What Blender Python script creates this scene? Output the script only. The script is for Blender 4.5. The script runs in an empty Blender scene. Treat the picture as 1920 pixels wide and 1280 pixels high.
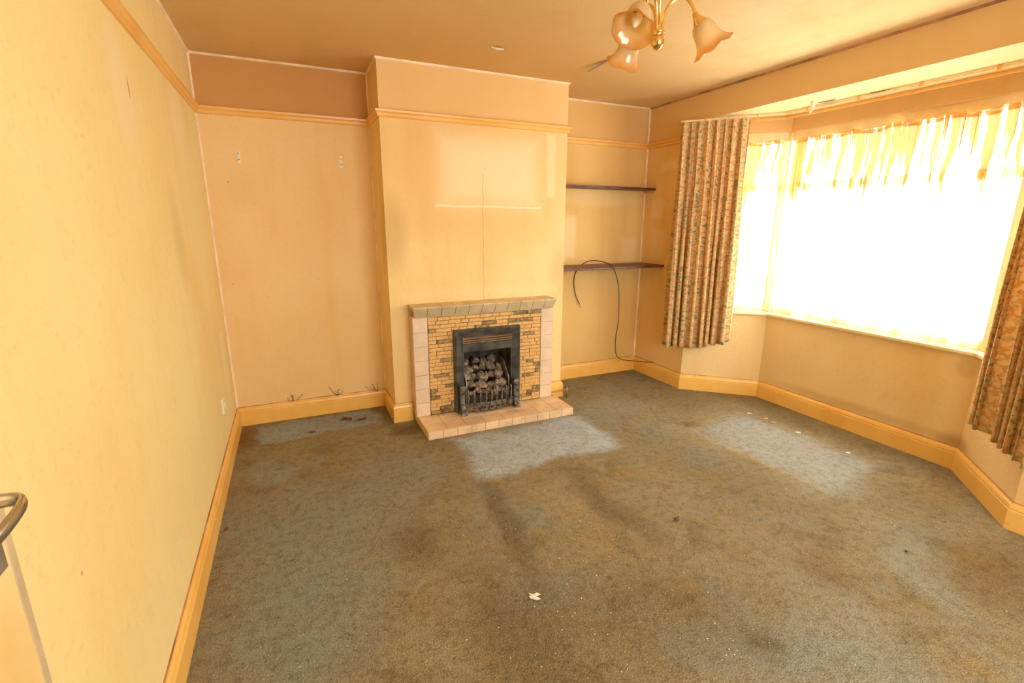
import bpy, bmesh, math, random
from mathutils import Vector, Matrix
random.seed(7)
S = bpy.context.scene
C = S.collection

# ------------------------------------------------------------------ camera, sky, exposure
yaw, pitch, roll = 0.4263, 0.2417, 0.0042
fw = Vector((math.sin(yaw)*math.cos(pitch), math.cos(yaw)*math.cos(pitch), -math.sin(pitch)))
rt = Vector((math.cos(yaw), -math.sin(yaw), 0)); up = rt.cross(fw)
r2 = rt*math.cos(roll) + up*math.sin(roll); u2 = -rt*math.sin(roll) + up*math.cos(roll)
cam = bpy.data.cameras.new('camera'); cam.sensor_width = 36.0; cam.lens = 903.95/1920*36.0
cam.clip_start = 0.02
co = bpy.data.objects.new('camera', cam); C.objects.link(co)
co.matrix_world = Matrix(((r2.x, u2.x, -fw.x, 0.0), (r2.y, u2.y, -fw.y, 0.0), (r2.z, u2.z, -fw.z, 1.4459), (0, 0, 0, 1)))
S.camera = co
W = bpy.data.worlds.new('overcast_sky'); S.world = W; W.use_nodes = True
W.node_tree.nodes['Background'].inputs['Color'].default_value = (1.0, 1.0, 1.0, 1)
W.node_tree.nodes['Background'].inputs['Strength'].default_value = 9.0
def portal(loc, rot, sx, sy):
    l = bpy.data.lights.new('window_portal', 'AREA'); l.shape = 'RECTANGLE'; l.size = sx; l.size_y = sy
    l.cycles.is_portal = True
    o = bpy.data.objects.new('window_portal', l); o.location = loc; o.rotation_euler = rot; C.objects.link(o)
portal((3.75, 2.014, 1.42), (0, math.radians(90), 0), 1.5, 2.1)
portal((1.50, -1.45, 1.40), (math.radians(90), 0, 0), 2.2, 1.8)  # portal at the added, unseen rear window
S.view_settings.view_transform = 'Standard'; S.view_settings.look = 'None'
S.view_settings.gamma = 1.0; S.view_settings.use_curve_mapping = False
S.view_settings.exposure = 0.70
S.cycles.use_denoising = True
S.cycles.max_bounces = 8; S.cycles.diffuse_bounces = 5; S.cycles.transparent_max_bounces = 12
S.cycles.use_adaptive_sampling = True; S.cycles.adaptive_threshold = 0.03

# ------------------------------------------------------------------ room numbers (metres)
H = 2.45; XL = -0.457; D = 3.79; DC = 3.403; CL = 0.602; CR = 2.0; XR = 3.086
YB = (3.136, 2.713, 1.315, 0.892); XB = 3.557; YR = -1.30
ZB = 2.243; ZS = 0.735; ZH = 2.06; ZW = 2.125

# ------------------------------------------------------------------ materials
def mat(name):
    m = bpy.data.materials.new(name); m.use_nodes = True
    nt = m.node_tree; b = nt.nodes['Principled BSDF']
    return m, nt, b
def N(nt, t, **kw):
    n = nt.nodes.new(t)
    for k, v in kw.items():
        if k.startswith('i_'): n.inputs[k[2:].replace('_', ' ')].default_value = v
        else: setattr(n, k, v)
    return n
def L(nt, a, b): nt.links.new(a, b)
def math_(nt, op, a, b=None, clamp=False):
    n = N(nt, 'ShaderNodeMath', operation=op); n.use_clamp = clamp
    for i, v in enumerate((a, b)):
        if v is None: continue
        if isinstance(v, (int, float)): n.inputs[i].default_value = v
        else: L(nt, v, n.inputs[i])
    return n.outputs[0]
def mixc(nt, f, a, b, mode='MIX'):
    n = N(nt, 'ShaderNodeMix', data_type='RGBA', blend_type=mode)
    for s, v in ((n.inputs[0], f), (n.inputs[6], a), (n.inputs[7], b)):
        if isinstance(v, (int, float)): s.default_value = v
        elif isinstance(v, tuple): s.default_value = (*v[:3], 1)
        else: L(nt, v, s)
    return n.outputs[2]
def pos(nt): return N(nt, 'ShaderNodeNewGeometry').outputs['Position']
def vm(nt, op, a, b):
    n = N(nt, 'ShaderNodeVectorMath', operation=op)
    for i, v in enumerate((a, b)):
        if v is None: continue
        if isinstance(v, tuple): n.inputs[i].default_value = v
        else: L(nt, v, n.inputs[i])
    return n.outputs[0]
def noise(nt, vec, scale, detail=3.0, rough=0.55, dist=0.0):
    n = N(nt, 'ShaderNodeTexNoise'); n.inputs['Scale'].default_value = scale
    n.inputs['Detail'].default_value = detail; n.inputs['Roughness'].default_value = rough
    n.inputs['Distortion'].default_value = dist
    if vec is not None: L(nt, vec, n.inputs['Vector'])
    return n.outputs['Fac']
def noisev(nt, vec, scale, amount):
    n = N(nt, 'ShaderNodeTexNoise'); n.inputs['Scale'].default_value = scale; n.inputs['Detail'].default_value = 2
    L(nt, vec, n.inputs['Vector'])
    v = vm(nt, 'SUBTRACT', n.outputs['Color'], (0.5, 0.5, 0.5))
    s = N(nt, 'ShaderNodeVectorMath', operation='SCALE'); L(nt, v, s.inputs[0]); s.inputs['Scale'].default_value = amount
    return vm(nt, 'ADD', vec, s.outputs[0])
def ramp(nt, f, lo, hi, a=0.0, b=1.0, smooth=True):
    n = N(nt, 'ShaderNodeMapRange'); n.interpolation_type = 'SMOOTHSTEP' if smooth else 'LINEAR'
    n.inputs['From Min'].default_value = lo; n.inputs['From Max'].default_value = hi
    n.inputs['To Min'].default_value = a; n.inputs['To Max'].default_value = b
    L(nt, f, n.inputs['Value']); return n.outputs['Result']
def boxmask(nt, vec, c, half, soft, rotz=0.0):
    v = vm(nt, 'SUBTRACT', vec, tuple(c))
    if rotz:
        r = N(nt, 'ShaderNodeVectorRotate', rotation_type='Z_AXIS'); L(nt, v, r.inputs['Vector'])
        r.inputs['Angle'].default_value = -rotz; v = r.outputs[0]
    v = vm(nt, 'ABSOLUTE', v, None); v = vm(nt, 'SUBTRACT', v, tuple(half))
    s = N(nt, 'ShaderNodeSeparateXYZ'); L(nt, v, s.inputs[0])
    m = math_(nt, 'MAXIMUM', math_(nt, 'MAXIMUM', s.outputs[0], s.outputs[1]), s.outputs[2])
    return ramp(nt, m, -soft*0.5, soft*0.5, 1.0, 0.0)
def ellmask(nt, vec, c, rad, soft, rotz=0.0):
    v = vm(nt, 'SUBTRACT', vec, tuple(c))
    if rotz:
        r = N(nt, 'ShaderNodeVectorRotate', rotation_type='Z_AXIS'); L(nt, v, r.inputs['Vector'])
        r.inputs['Angle'].default_value = -rotz; v = r.outputs[0]
    v = vm(nt, 'DIVIDE', v, tuple(rad))
    n = N(nt, 'ShaderNodeVectorMath', operation='LENGTH'); L(nt, v, n.inputs[0])
    return ramp(nt, n.outputs['Value'], 1.0-soft, 1.0+soft, 1.0, 0.0)
def bump(nt, b, h, strength, dist=0.01):
    n = N(nt, 'ShaderNodeBump'); n.inputs['Strength'].default_value = strength; n.inputs['Distance'].default_value = dist
    L(nt, h, n.inputs['Height']); L(nt, n.outputs[0], b.inputs['Normal'])
def simple(name, col, rough=0.6, metal=0.0, var=0.12, scale=25.0, bmp=0.0, bscale=200.0, spec=0.5):
    m, nt, b = mat(name)
    p = pos(nt); f = noise(nt, p, scale, 4)
    c2 = tuple(min(1, c*(1-var*1.6)) for c in col); c1 = tuple(min(1, c*(1+var)) for c in col)
    L(nt, mixc(nt, ramp(nt, f, 0.3, 0.7), c1, c2), b.inputs['Base Color'])
    b.inputs['Roughness'].default_value = rough; b.inputs['Metallic'].default_value = metal
    b.inputs['Specular IOR Level'].default_value = spec
    if bmp: bump(nt, b, noise(nt, p, bscale, 3), bmp, 0.003)
    return m

WALLC = (0.87, 0.665, 0.335)
def wall_mat(name, patches=(), base=WALLC, stain=(0.80, 0.53, 0.215), rough=0.75, bs=0.22, blot=1.0):
    m, nt, b = mat(name); p = pos(nt)
    big = noise(nt, p, 1.3, 2, 0.5)
    st = N(nt, 'ShaderNodeMapping'); L(nt, p, st.inputs['Vector']); st.inputs['Scale'].default_value = (5.0, 5.0, 0.7)
    streak = noise(nt, st.outputs[0], 1.0, 3, 0.6)
    f = math_(nt, 'ADD', ramp(nt, big, 0.35, 0.7, 0, 0.5*blot), ramp(nt, streak, 0.45, 0.75, 0, 0.4*blot), True)
    col = mixc(nt, f, base, stain)
    fine = noise(nt, p, 38.0, 3, 0.7)
    col = mixc(nt, ramp(nt, fine, 0.5, 0.85, 0, 0.22), col, (0.55, 0.33, 0.13))
    spot = N(nt, 'ShaderNodeTexVoronoi'); spot.inputs['Scale'].default_value = 4.5; L(nt, p, spot.inputs['Vector'])
    col = mixc(nt, ramp(nt, spot.outputs['Distance'], 0.02, 0.035, 0.45, 0.0), col, (0.22, 0.12, 0.05))
    pd = noisev(nt, p, 9.0, 0.03)
    for kind, c, h, soft, pc, s in patches:
        k = (boxmask if kind == 'b' else ellmask)(nt, pd, c, h, soft)
        col = mixc(nt, math_(nt, 'MULTIPLY', k, s), col, pc)
    L(nt, col, b.inputs['Base Color']); b.inputs['Roughness'].default_value = rough
    b.inputs['Specular IOR Level'].default_value = 0.25
    hh = math_(nt, 'ADD', noise(nt, p, 120.0, 1, 0.5), math_(nt, 'MULTIPLY', noise(nt, p, 6.0, 1), 1.6))
    bump(nt, b, hh, bs, 0.006)
    return m
PALE = (0.91, 0.75, 0.47); DARK = (0.45, 0.27, 0.10)
M = {}
M['wall_left'] = wall_mat('nicotine_paper_long_wall', [
    ('e', (XL, 3.12, 1.98), (0.2, 0.16, 0.19), 0.5, PALE, 0.6), ('e', (XL, 2.13, 1.88), (0.2, 0.10, 0.20), 0.5, PALE, 0.55),
    ('b', (XL, 3.52, 0.55), (0.2, 0.09, 0.20), 0.06, PALE, 0.7), ('e', (XL, 2.68, 1.36), (0.2, 0.10, 0.2), 0.6, DARK, 0.22),
    ('e', (XL, 2.1, 0.9), (0.2, 0.03, 0.04), 0.5, PALE, 0.6), ('e', (XL, 2.22, 1.895), (0.2, 0.008, 0.03), 0.4, (0.4, 0.18, 0.05), 0.8)], base=(0.87, 0.73, 0.36), stain=(0.82, 0.61, 0.25))
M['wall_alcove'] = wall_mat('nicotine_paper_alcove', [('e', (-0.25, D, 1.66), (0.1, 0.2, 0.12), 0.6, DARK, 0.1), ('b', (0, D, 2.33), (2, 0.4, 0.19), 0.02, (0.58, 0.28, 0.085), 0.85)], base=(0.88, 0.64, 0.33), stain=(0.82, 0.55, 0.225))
M['chimney'] = wall_mat('nicotine_paper_chimney', [
    ('e', (1.33, DC, 1.82), (0.72, 0.2, 0.62), 0.35, (0.74, 0.47, 0.17), 0.5),
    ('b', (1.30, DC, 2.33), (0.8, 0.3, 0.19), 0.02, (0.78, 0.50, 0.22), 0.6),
    ('b', (1.37, DC, 1.80), (0.37, 0.3, 0.22), 0.22, PALE, 0.75), ('b', (1.37, DC, 1.556), (0.42, 0.3, 0.006), 0.014, (0.93, 0.82, 0.64), 0.8),
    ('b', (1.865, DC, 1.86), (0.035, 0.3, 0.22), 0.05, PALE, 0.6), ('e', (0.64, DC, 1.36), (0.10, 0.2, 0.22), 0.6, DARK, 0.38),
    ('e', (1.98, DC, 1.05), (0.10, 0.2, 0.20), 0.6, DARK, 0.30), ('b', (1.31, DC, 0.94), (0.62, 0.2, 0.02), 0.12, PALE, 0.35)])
M['wall_shelf'] = wall_mat('nicotine_paper_shelf_alcove', [
    ('b', (2.25, D, 1.32), (0.09, 0.3, 0.18), 0.05, PALE, 0.5), ('b', (2.94, D, 1.20), (0.10, 0.3, 0.11), 0.08, PALE, 0.3),
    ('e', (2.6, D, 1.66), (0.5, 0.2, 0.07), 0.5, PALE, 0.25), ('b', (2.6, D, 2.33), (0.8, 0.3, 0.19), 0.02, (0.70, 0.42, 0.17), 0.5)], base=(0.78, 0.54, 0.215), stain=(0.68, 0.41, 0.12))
M['wall_right'] = wall_mat('nicotine_paper_window_wall', [
    ('b', (XR, 3.47, 1.93), (0.3, 0.11, 0.035), 0.05, PALE, 0.5), ('b', (XR, 3.60, 1.58), (0.3, 0.08, 0.09), 0.03, PALE, 0.5),
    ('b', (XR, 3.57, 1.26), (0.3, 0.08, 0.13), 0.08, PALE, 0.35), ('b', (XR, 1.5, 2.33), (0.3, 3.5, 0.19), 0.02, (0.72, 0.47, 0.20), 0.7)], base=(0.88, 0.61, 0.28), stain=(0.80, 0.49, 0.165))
M['wall_bay'] = wall_mat('nicotine_paper_bay', [
    ('e', (XB, 1.9, 0.17), (0.3, 0.55, 0.035), 0.7, (0.42, 0.22, 0.08), 0.35), ('e', (XB, 1.34, 0.12), (0.3, 0.10, 0.09), 0.5, (0.30, 0.16, 0.06), 0.5),
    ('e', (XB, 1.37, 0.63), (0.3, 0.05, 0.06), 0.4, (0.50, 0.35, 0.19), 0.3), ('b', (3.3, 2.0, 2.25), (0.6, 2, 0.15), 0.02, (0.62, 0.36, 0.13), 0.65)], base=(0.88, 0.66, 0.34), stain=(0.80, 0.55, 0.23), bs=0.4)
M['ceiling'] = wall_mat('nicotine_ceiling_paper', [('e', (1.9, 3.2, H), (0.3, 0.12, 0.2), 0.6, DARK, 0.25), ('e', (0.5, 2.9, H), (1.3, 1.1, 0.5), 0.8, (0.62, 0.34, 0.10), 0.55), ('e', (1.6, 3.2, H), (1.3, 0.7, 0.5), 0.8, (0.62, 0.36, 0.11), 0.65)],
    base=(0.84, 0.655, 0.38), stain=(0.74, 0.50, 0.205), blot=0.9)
M['soffit'] = wall_mat('bay_ceiling_paint', [], base=(0.74, 0.59, 0.33), stain=(0.70, 0.52, 0.26), blot=0.5)
M['bead'] = simple('pale_paper_edge', (0.90, 0.72, 0.52), 0.7, var=0.1, scale=8)
M['shade_grime'] = simple('shade_and_grime_joint', (0.50, 0.24, 0.10), 0.8, var=0.3, scale=6)  # dark joint colour: painted crack shadow at the ceiling, gap dirt above skirting
def gloss(name, col, dirt=0.5):
    m, nt, b = mat(name); p = pos(nt)
    f = noise(nt, p, 3.0, 4, 0.6); c = mixc(nt, ramp(nt, f, 0.4, 0.7, 0, 0.8), col, tuple(x*y for x, y in zip(col, (0.94, 0.78, 0.55))))
    g = noise(nt, p, 14.0, 5, 0.7); c = mixc(nt, ramp(nt, g, 0.58, 0.8, 0, dirt), c, (0.33, 0.15, 0.04))
    L(nt, c, b.inputs['Base Color']); b.inputs['Roughness'].default_value = 0.32
    bump(nt, b, noise(nt, p, 60, 2), 0.08, 0.003); return m
M['gloss'] = gloss('yellowed_gloss_paint', (0.90, 0.555, 0.145), 0.5)
M['rail'] = gloss('yellowed_rail_paint', (0.86, 0.50, 0.14), 0.25)
M['frame'] = gloss('yellowed_window_paint', (0.86, 0.72, 0.46), 0.15)
M['doorp'] = gloss('cream_door_paint', (0.86, 0.68, 0.33), 0.1)

def carpet():
    m, nt, b = mat('stained_blue_carpet'); p = pos(nt)
    q = noisev(nt, noisev(nt, p, 3.0, 0.22), 14.0, 0.06)
    n1 = noise(nt, p, 1.6, 3, 0.6); n2 = noise(nt, p, 5.5, 4, 0.65); n3 = noise(nt, p, 26.0, 2, 0.7)
    wear = ramp(nt, n2, 0.25, 0.7, 1.0, 0.72)
    brown, ol, blue, pale, dk = (0.315, 0.248, 0.140), (0.365, 0.310, 0.185), (0.300, 0.335, 0.330), (0.520, 0.600, 0.680), (0.170, 0.125, 0.062)
    c = mixc(nt, ramp(nt, n2, 0.35, 0.68), ol, brown)
    c = mixc(nt, ramp(nt, n1, 0.50, 0.64, 0, 0.55), c, (0.31, 0.325, 0.29))
    c = mixc(nt, ramp(nt, noise(nt, q, 2.7, 3, 0.6), 0.54, 0.68, 0, 0.5), c, (0.38, 0.27, 0.10))
    c = mixc(nt, ramp(nt, noise(nt, q, 4.4, 2, 0.6), 0.55, 0.70, 0, 0.5), c, (0.20, 0.15, 0.075))
    def blob(kind, x, y, a, bb, soft, rot, col, s):
        nonlocal c
        k = (boxmask if kind == 'b' else ellmask)(nt, q, (x, y, 0), (a, bb, 1), soft, rot)
        k = math_(nt, 'MULTIPLY', k, math_(nt, 'MULTIPLY', wear, s)); c = mixc(nt, k, c, col)
    # blue, unsoiled pile where furniture and rugs stood
    blob('e', -0.05, 2.25, 0.42, 0.48, 0.5, 0.3, blue, 0.75); blob('e', -0.12, 1.62, 0.28, 0.34, 0.5, 0.0, blue, 0.8)
    blob('e', -0.24, 2.98, 0.12, 0.16, 0.4, 0.0, (0.36, 0.40, 0.38), 0.7); blob('e', 0.45, 2.6, 0.25, 0.3, 0.5, 0.0, blue, 0.5)
    blob('e', 1.75, 0.86, 0.20, 0.30, 0.5, -0.5, (0.36, 0.36, 0.29), 0.7); blob('e', 2.38, 0.92, 0.12, 0.20, 0.5, -0.6, (0.36, 0.39, 0.33), 0.75)
    blob('e', 1.5, 0.75, 0.35, 0.18, 0.6, -0.5, blue, 0.5)
    # walked-in soiling
    blob('e', 0.86, 1.95, 0.055, 0.48, 0.7, -0.10, dk, 0.8); blob('e', 1.40, 1.86, 0.075, 0.34, 0.8, 0.1, dk, 0.75)
    blob('e', 0.40, 1.95, 0.08, 0.16, 0.8, 0.1, dk, 0.7); blob('e', 0.62, 1.25, 0.13, 0.40, 0.8, 0.0, dk, 0.7)
    blob('e', 1.1, 1.2, 0.45, 0.22, 0.8, -0.4, dk, 0.5); blob('e', 2.2, 1.9, 0.22, 0.6, 0.8, 0.1, dk, 0.42)
    blob('e', 1.39, 0.93, 0.07, 0.06, 0.6, 0, dk, 0.8); blob('e', 1.95, 1.05, 0.10, 0.12, 0.8, 0, (0.22, 0.12, 0.03), 0.6)
    blob('e', 2.6, 0.72, 0.22, 0.2, 0.8, 0, (0.20, 0.11, 0.03), 0.6); blob('e', 2.57, 2.48, 0.06, 0.05, 0.6, 0, dk, 0.9)
    blob('e', 3.17, 1.49, 0.09, 0.06, 0.7, 0, dk, 0.8); blob('e', 2.9, 2.9, 0.4, 0.3, 0.7, 0.2, dk, 0.4); blob('e', 3.4, 2.3, 0.16, 0.8, 0.6, 0, dk, 0.55)
    blob('e', 2.9, 1.25, 0.25, 0.2, 0.8, 0, dk, 0.35); blob('e', 0.66, 3.22, 0.12, 0.09, 0.6, 0, (0.16, 0.075, 0.02), 0.8)
    blob('e', -0.40, 3.55, 0.07, 0.2, 0.6, 0, (0.24, 0.12, 0.03), 0.8); blob('e', 0.55, 3.55, 0.05, 0.3, 0.6, 0, (0.17, 0.11, 0.05), 0.7)
    blob('e', 1.2, 1.95, 0.12, 0.3, 0.7, 0, (0.46, 0.36, 0.19), 0.5)
    # pale rectangles
    blob('b', 0.08, 3.56, 0.40, 0.165, 0.05, 0.0, (0.390, 0.470, 0.530), 0.92)
    blob('b', 1.40, 2.66, 0.50, 0.27, 0.12, 0.0, (0.57, 0.67, 0.78), 0.95)
    blob('b', 2.87, 1.97, 0.29, 0.47, 0.16, 0.06, (0.42, 0.45, 0.45), 0.85); blob('e', 2.72, 1.55, 0.2, 0.2, 0.6, 0.0, (0.42, 0.45, 0.43), 0.5)
    blob('b', 2.56, 1.95, 0.018, 0.50, 0.08, 0.06, (0.52, 0.48, 0.33), 0.6)
    blob('e', 2.3, 3.0, 0.35, 0.2, 0.7, -0.3, (0.40, 0.40, 0.31), 0.55)
    # pile mottling and dark tufting cracks
    c = mixc(nt, ramp(nt, n3, 0.42, 0.70, 0.0, 0.42), c, mixc(nt, 0.7, c, (0.06, 0.045, 0.025)))
    fine = noise(nt, p, 190.0, 1, 0.7); c = mixc(nt, ramp(nt, fine, 0.35, 0.68, 0.0, 0.65), c, mixc(nt, 0.65, c, (0.05, 0.04, 0.02)))
    c = mixc(nt, ramp(nt, noise(nt, p, 120.0, 2, 0.6), 0.52, 0.75, 0.0, 0.28), c, (0.60, 0.55, 0.43))
    v = N(nt, 'ShaderNodeTexVoronoi', feature='DISTANCE_TO_EDGE'); v.inputs['Scale'].default_value = 13.0
    L(nt, noisev(nt, p, 16.0, 0.14), v.inputs['Vector'])
    ck = math_(nt, 'MULTIPLY', ramp(nt, v.outputs['Distance'], 0.010, 0.030, 1.0, 0.0), ramp(nt, noise(nt, p, 9.0, 3), 0.54, 0.64))
    c = mixc(nt, math_(nt, 'MULTIPLY', ck, 0.55), c, (0.09, 0.065, 0.035))
    L(nt, c, b.inputs['Base Color']); b.inputs['Roughness'].default_value = 0.95; b.inputs['Specular IOR Level'].default_value = 0.1
    hh = math_(nt, 'ADD', math_(nt, 'MULTIPLY', fine, 0.6), math_(nt, 'MULTIPLY', n3, 1.2))
    bump(nt, b, hh, 0.75, 0.012); return m
M['carpet'] = carpet()
M['shelf'] = simple('dark_stained_wood', (0.13, 0.040, 0.026), 0.42, var=0.35, scale=18)
M['tile'] = simple('pinkish_beige_tile', (0.72, 0.56, 0.41), 0.35, var=0.06, scale=9)
M['mtile'] = simple('khaki_mantel_tile', (0.60, 0.48, 0.29), 0.35, var=0.10, scale=9)
M['htile'] = simple('peach_hearth_tile', (0.76, 0.54, 0.33), 0.4, var=0.12, scale=7)
M['grout'] = simple('dirty_grout', (0.42, 0.30, 0.17), 0.9, var=0.2)
M['mortar'] = simple('pale_mortar', (0.86, 0.60, 0.29), 0.9, var=0.15)
def brick_mat(name, col, dark):
    m, nt, b = mat(name); p = pos(nt)
    mp = N(nt, 'ShaderNodeMapping'); L(nt, p, mp.inputs['Vector']); mp.inputs['Rotation'].default_value = (0, 0.6, 0); mp.inputs['Scale'].default_value = (60, 60, 170)
    n = noise(nt, mp.outputs[0], 1.0, 3, 0.6); n2 = noise(nt, p, 30, 3)
    c = mixc(nt, ramp(nt, n, 0.4, 0.62), tuple(min(1, x*1.12) for x in col), tuple(x*0.74 for x in col))
    c = mixc(nt, ramp(nt, n2, 0.40, 0.62, 0, dark), c, (0.10, 0.065, 0.022))
    L(nt, c, b.inputs['Base Color']); b.inputs['Roughness'].default_value = 0.5
    bump(nt, b, n, 0.6, 0.004); return m
M['brick'] = brick_mat('golden_split_brick', (0.73, 0.44, 0.155), 0.08)
M['brickd'] = brick_mat('smoked_olive_brick', (0.44, 0.29, 0.10), 0.8)
M['iron'] = simple('dusty_black_enamel', (0.085, 0.082, 0.075), 0.38, metal=0.3, var=0.35, scale=12)
M['ironw'] = simple('worn_cast_iron', (0.15, 0.135, 0.12), 0.45, metal=0.4, var=0.6, scale=40, bmp=0.3)
M['rust'] = simple('rust_brown_casting', (0.23, 0.14, 0.075), 0.6, metal=0.3, var=0.5, scale=30, bmp=0.3)
M['firebox'] = simple('sooty_firebox', (0.085, 0.055, 0.038), 0.85, var=0.5, scale=10)
M['hole'] = simple('black_slot', (0.012, 0.010, 0.008), 0.9)
M['bronze'] = simple('bronze_slat', (0.42, 0.25, 0.12), 0.4, metal=0.6, var=0.2)
M['steel'] = simple('dull_steel', (0.46, 0.40, 0.33), 0.4, metal=0.7, var=0.2)
M['steelbar'] = simple('worn_grate_bar', (0.26, 0.23, 0.19), 0.45, metal=0.5, var=0.5, scale=60)
M['chrome'] = simple('worn_chrome_handle', (0.62, 0.58, 0.50), 0.22, metal=1.0, var=0.1)
def coal_mat():
    m, nt, b = mat('ashy_ceramic_coal'); p = pos(nt)
    g = N(nt, 'ShaderNodeNewGeometry'); n = noise(nt, p, 28, 4, 0.65)
    c = mixc(nt, ramp(nt, n, 0.38, 0.62), (0.34, 0.25, 0.165), (0.10, 0.08, 0.068))
    c = mixc(nt, ramp(nt, noise(nt, p, 70, 3), 0.55, 0.75, 0, 0.7), c, (0.42, 0.33, 0.24))
    L(nt, c, b.inputs['Base Color']); b.inputs['Roughness'].default_value = 0.9; bump(nt, b, n, 0.5, 0.006); return m
M['coal'] = coal_mat()
M['brass'] = simple('polished_brass', (0.86, 0.58, 0.20), 0.14, metal=1.0, var=0.06)
M['white'] = simple('yellowed_white_plastic', (0.86, 0.78, 0.60), 0.4, var=0.04)
M['track'] = simple('yellowed_track_plastic', (0.86, 0.74, 0.45), 0.4, var=0.08)
M['paper'] = simple('torn_white_paper', (0.86, 0.83, 0.76), 0.8, var=0.05)
M['peel'] = simple('peeled_paper_back', (0.30, 0.24, 0.20), 0.8, var=0.1)
M['rubber'] = simple('black_cable_sheath', (0.045, 0.028, 0.018), 0.5, var=0.1)
M['leaf'] = simple('dried_leaf_brown', (0.15, 0.055, 0.025), 0.9, var=0.4, scale=60)
M['web'] = simple('dirty_tendril', (0.22, 0.12, 0.05), 0.9, var=0.3)
def glassm(name):
    m, nt, b = mat(name); nt.nodes.remove(b)
    t = N(nt, 'ShaderNodeBsdfTransparent'); g = N(nt, 'ShaderNodeBsdfGlossy'); g.inputs['Roughness'].default_value = 0.02
    mx = N(nt, 'ShaderNodeMixShader'); mx.inputs[0].default_value = 0.06; t.inputs[0].default_value = (0.95, 0.96, 0.94, 1)
    L(nt, t.outputs[0], mx.inputs[1]); L(nt, g.outputs[0], mx.inputs[2]); L(nt, mx.outputs[0], nt.nodes['Material Output'].inputs[0]); return m
M['glass'] = glassm('window_glass')
def netm():
    m, nt, b = mat('yellowed_net_lace'); nt.nodes.remove(b); p = pos(nt)
    sx = N(nt, 'ShaderNodeSeparateXYZ'); L(nt, p, sx.inputs[0])
    top = ramp(nt, sx.outputs[2], 1.25, 2.0)                      # stain plus painted-in dimness of the less-lit head, stronger upwards
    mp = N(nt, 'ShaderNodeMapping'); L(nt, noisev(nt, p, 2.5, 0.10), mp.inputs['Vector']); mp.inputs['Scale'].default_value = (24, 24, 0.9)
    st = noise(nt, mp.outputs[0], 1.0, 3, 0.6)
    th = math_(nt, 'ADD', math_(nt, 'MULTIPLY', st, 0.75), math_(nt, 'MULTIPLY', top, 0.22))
    dense = math_(nt, 'MULTIPLY', ramp(nt, th, 0.512, 0.585), ramp(nt, top, 0.0, 0.45, 0.2, 0.98))  # opaque streaks paint the dim, layered folds into the cloth
    t = N(nt, 'ShaderNodeBsdfTransparent'); d = N(nt, 'ShaderNodeBsdfDiffuse'); tl = N(nt, 'ShaderNodeBsdfTranslucent')
    d2 = N(nt, 'ShaderNodeBsdfDiffuse'); tl2 = N(nt, 'ShaderNodeBsdfTranslucent')
    for s in (d, tl): s.inputs[0].default_value = (0.92, 0.86, 0.72, 1)
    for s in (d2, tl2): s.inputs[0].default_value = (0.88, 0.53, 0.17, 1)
    def mx(f, a, bb):
        n = N(nt, 'ShaderNodeMixShader'); L(nt, a.outputs[0], n.inputs[1]); L(nt, bb.outputs[0], n.inputs[2])
        if isinstance(f, float): n.inputs[0].default_value = f
        else: L(nt, f, n.inputs[0])
        return n
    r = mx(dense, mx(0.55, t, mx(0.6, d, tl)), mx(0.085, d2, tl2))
    L(nt, r.outputs[0], nt.nodes['Material Output'].inputs[0]); return m
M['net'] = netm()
def shadem():
    m, nt, b = mat('amber_frosted_glass'); nt.nodes.remove(b); p = pos(nt)
    at = N(nt, 'ShaderNodeAttribute', attribute_name='rim')
    c = mixc(nt, ramp(nt, at.outputs['Fac'], 0.55, 1.0), (0.92, 0.76, 0.46), (0.82, 0.47, 0.12))
    c = mixc(nt, ramp(nt, noise(nt, p, 16, 2), 0.45, 0.65, 0, 0.4), c, (0.88, 0.66, 0.32))
    tl = N(nt, 'ShaderNodeBsdfTranslucent'); d = N(nt, 'ShaderNodeBsdfDiffuse'); g = N(nt, 'ShaderNodeBsdfGlossy'); g.inputs['Roughness'].default_value = 0.18
    t = N(nt, 'ShaderNodeBsdfTransparent')
    for s in (tl, d, t): L(nt, c, s.inputs[0])
    def mx(f, a, bb):
        n = N(nt, 'ShaderNodeMixShader'); n.inputs[0].default_value = f; L(nt, a.outputs[0], n.inputs[1]); L(nt, bb.outputs[0], n.inputs[2]); return n
    r = mx(0.10, mx(0.25, mx(0.55, d, tl), t), g); L(nt, r.outputs[0], nt.nodes['Material Output'].inputs[0]); return m
M['shade'] = shadem()
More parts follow.
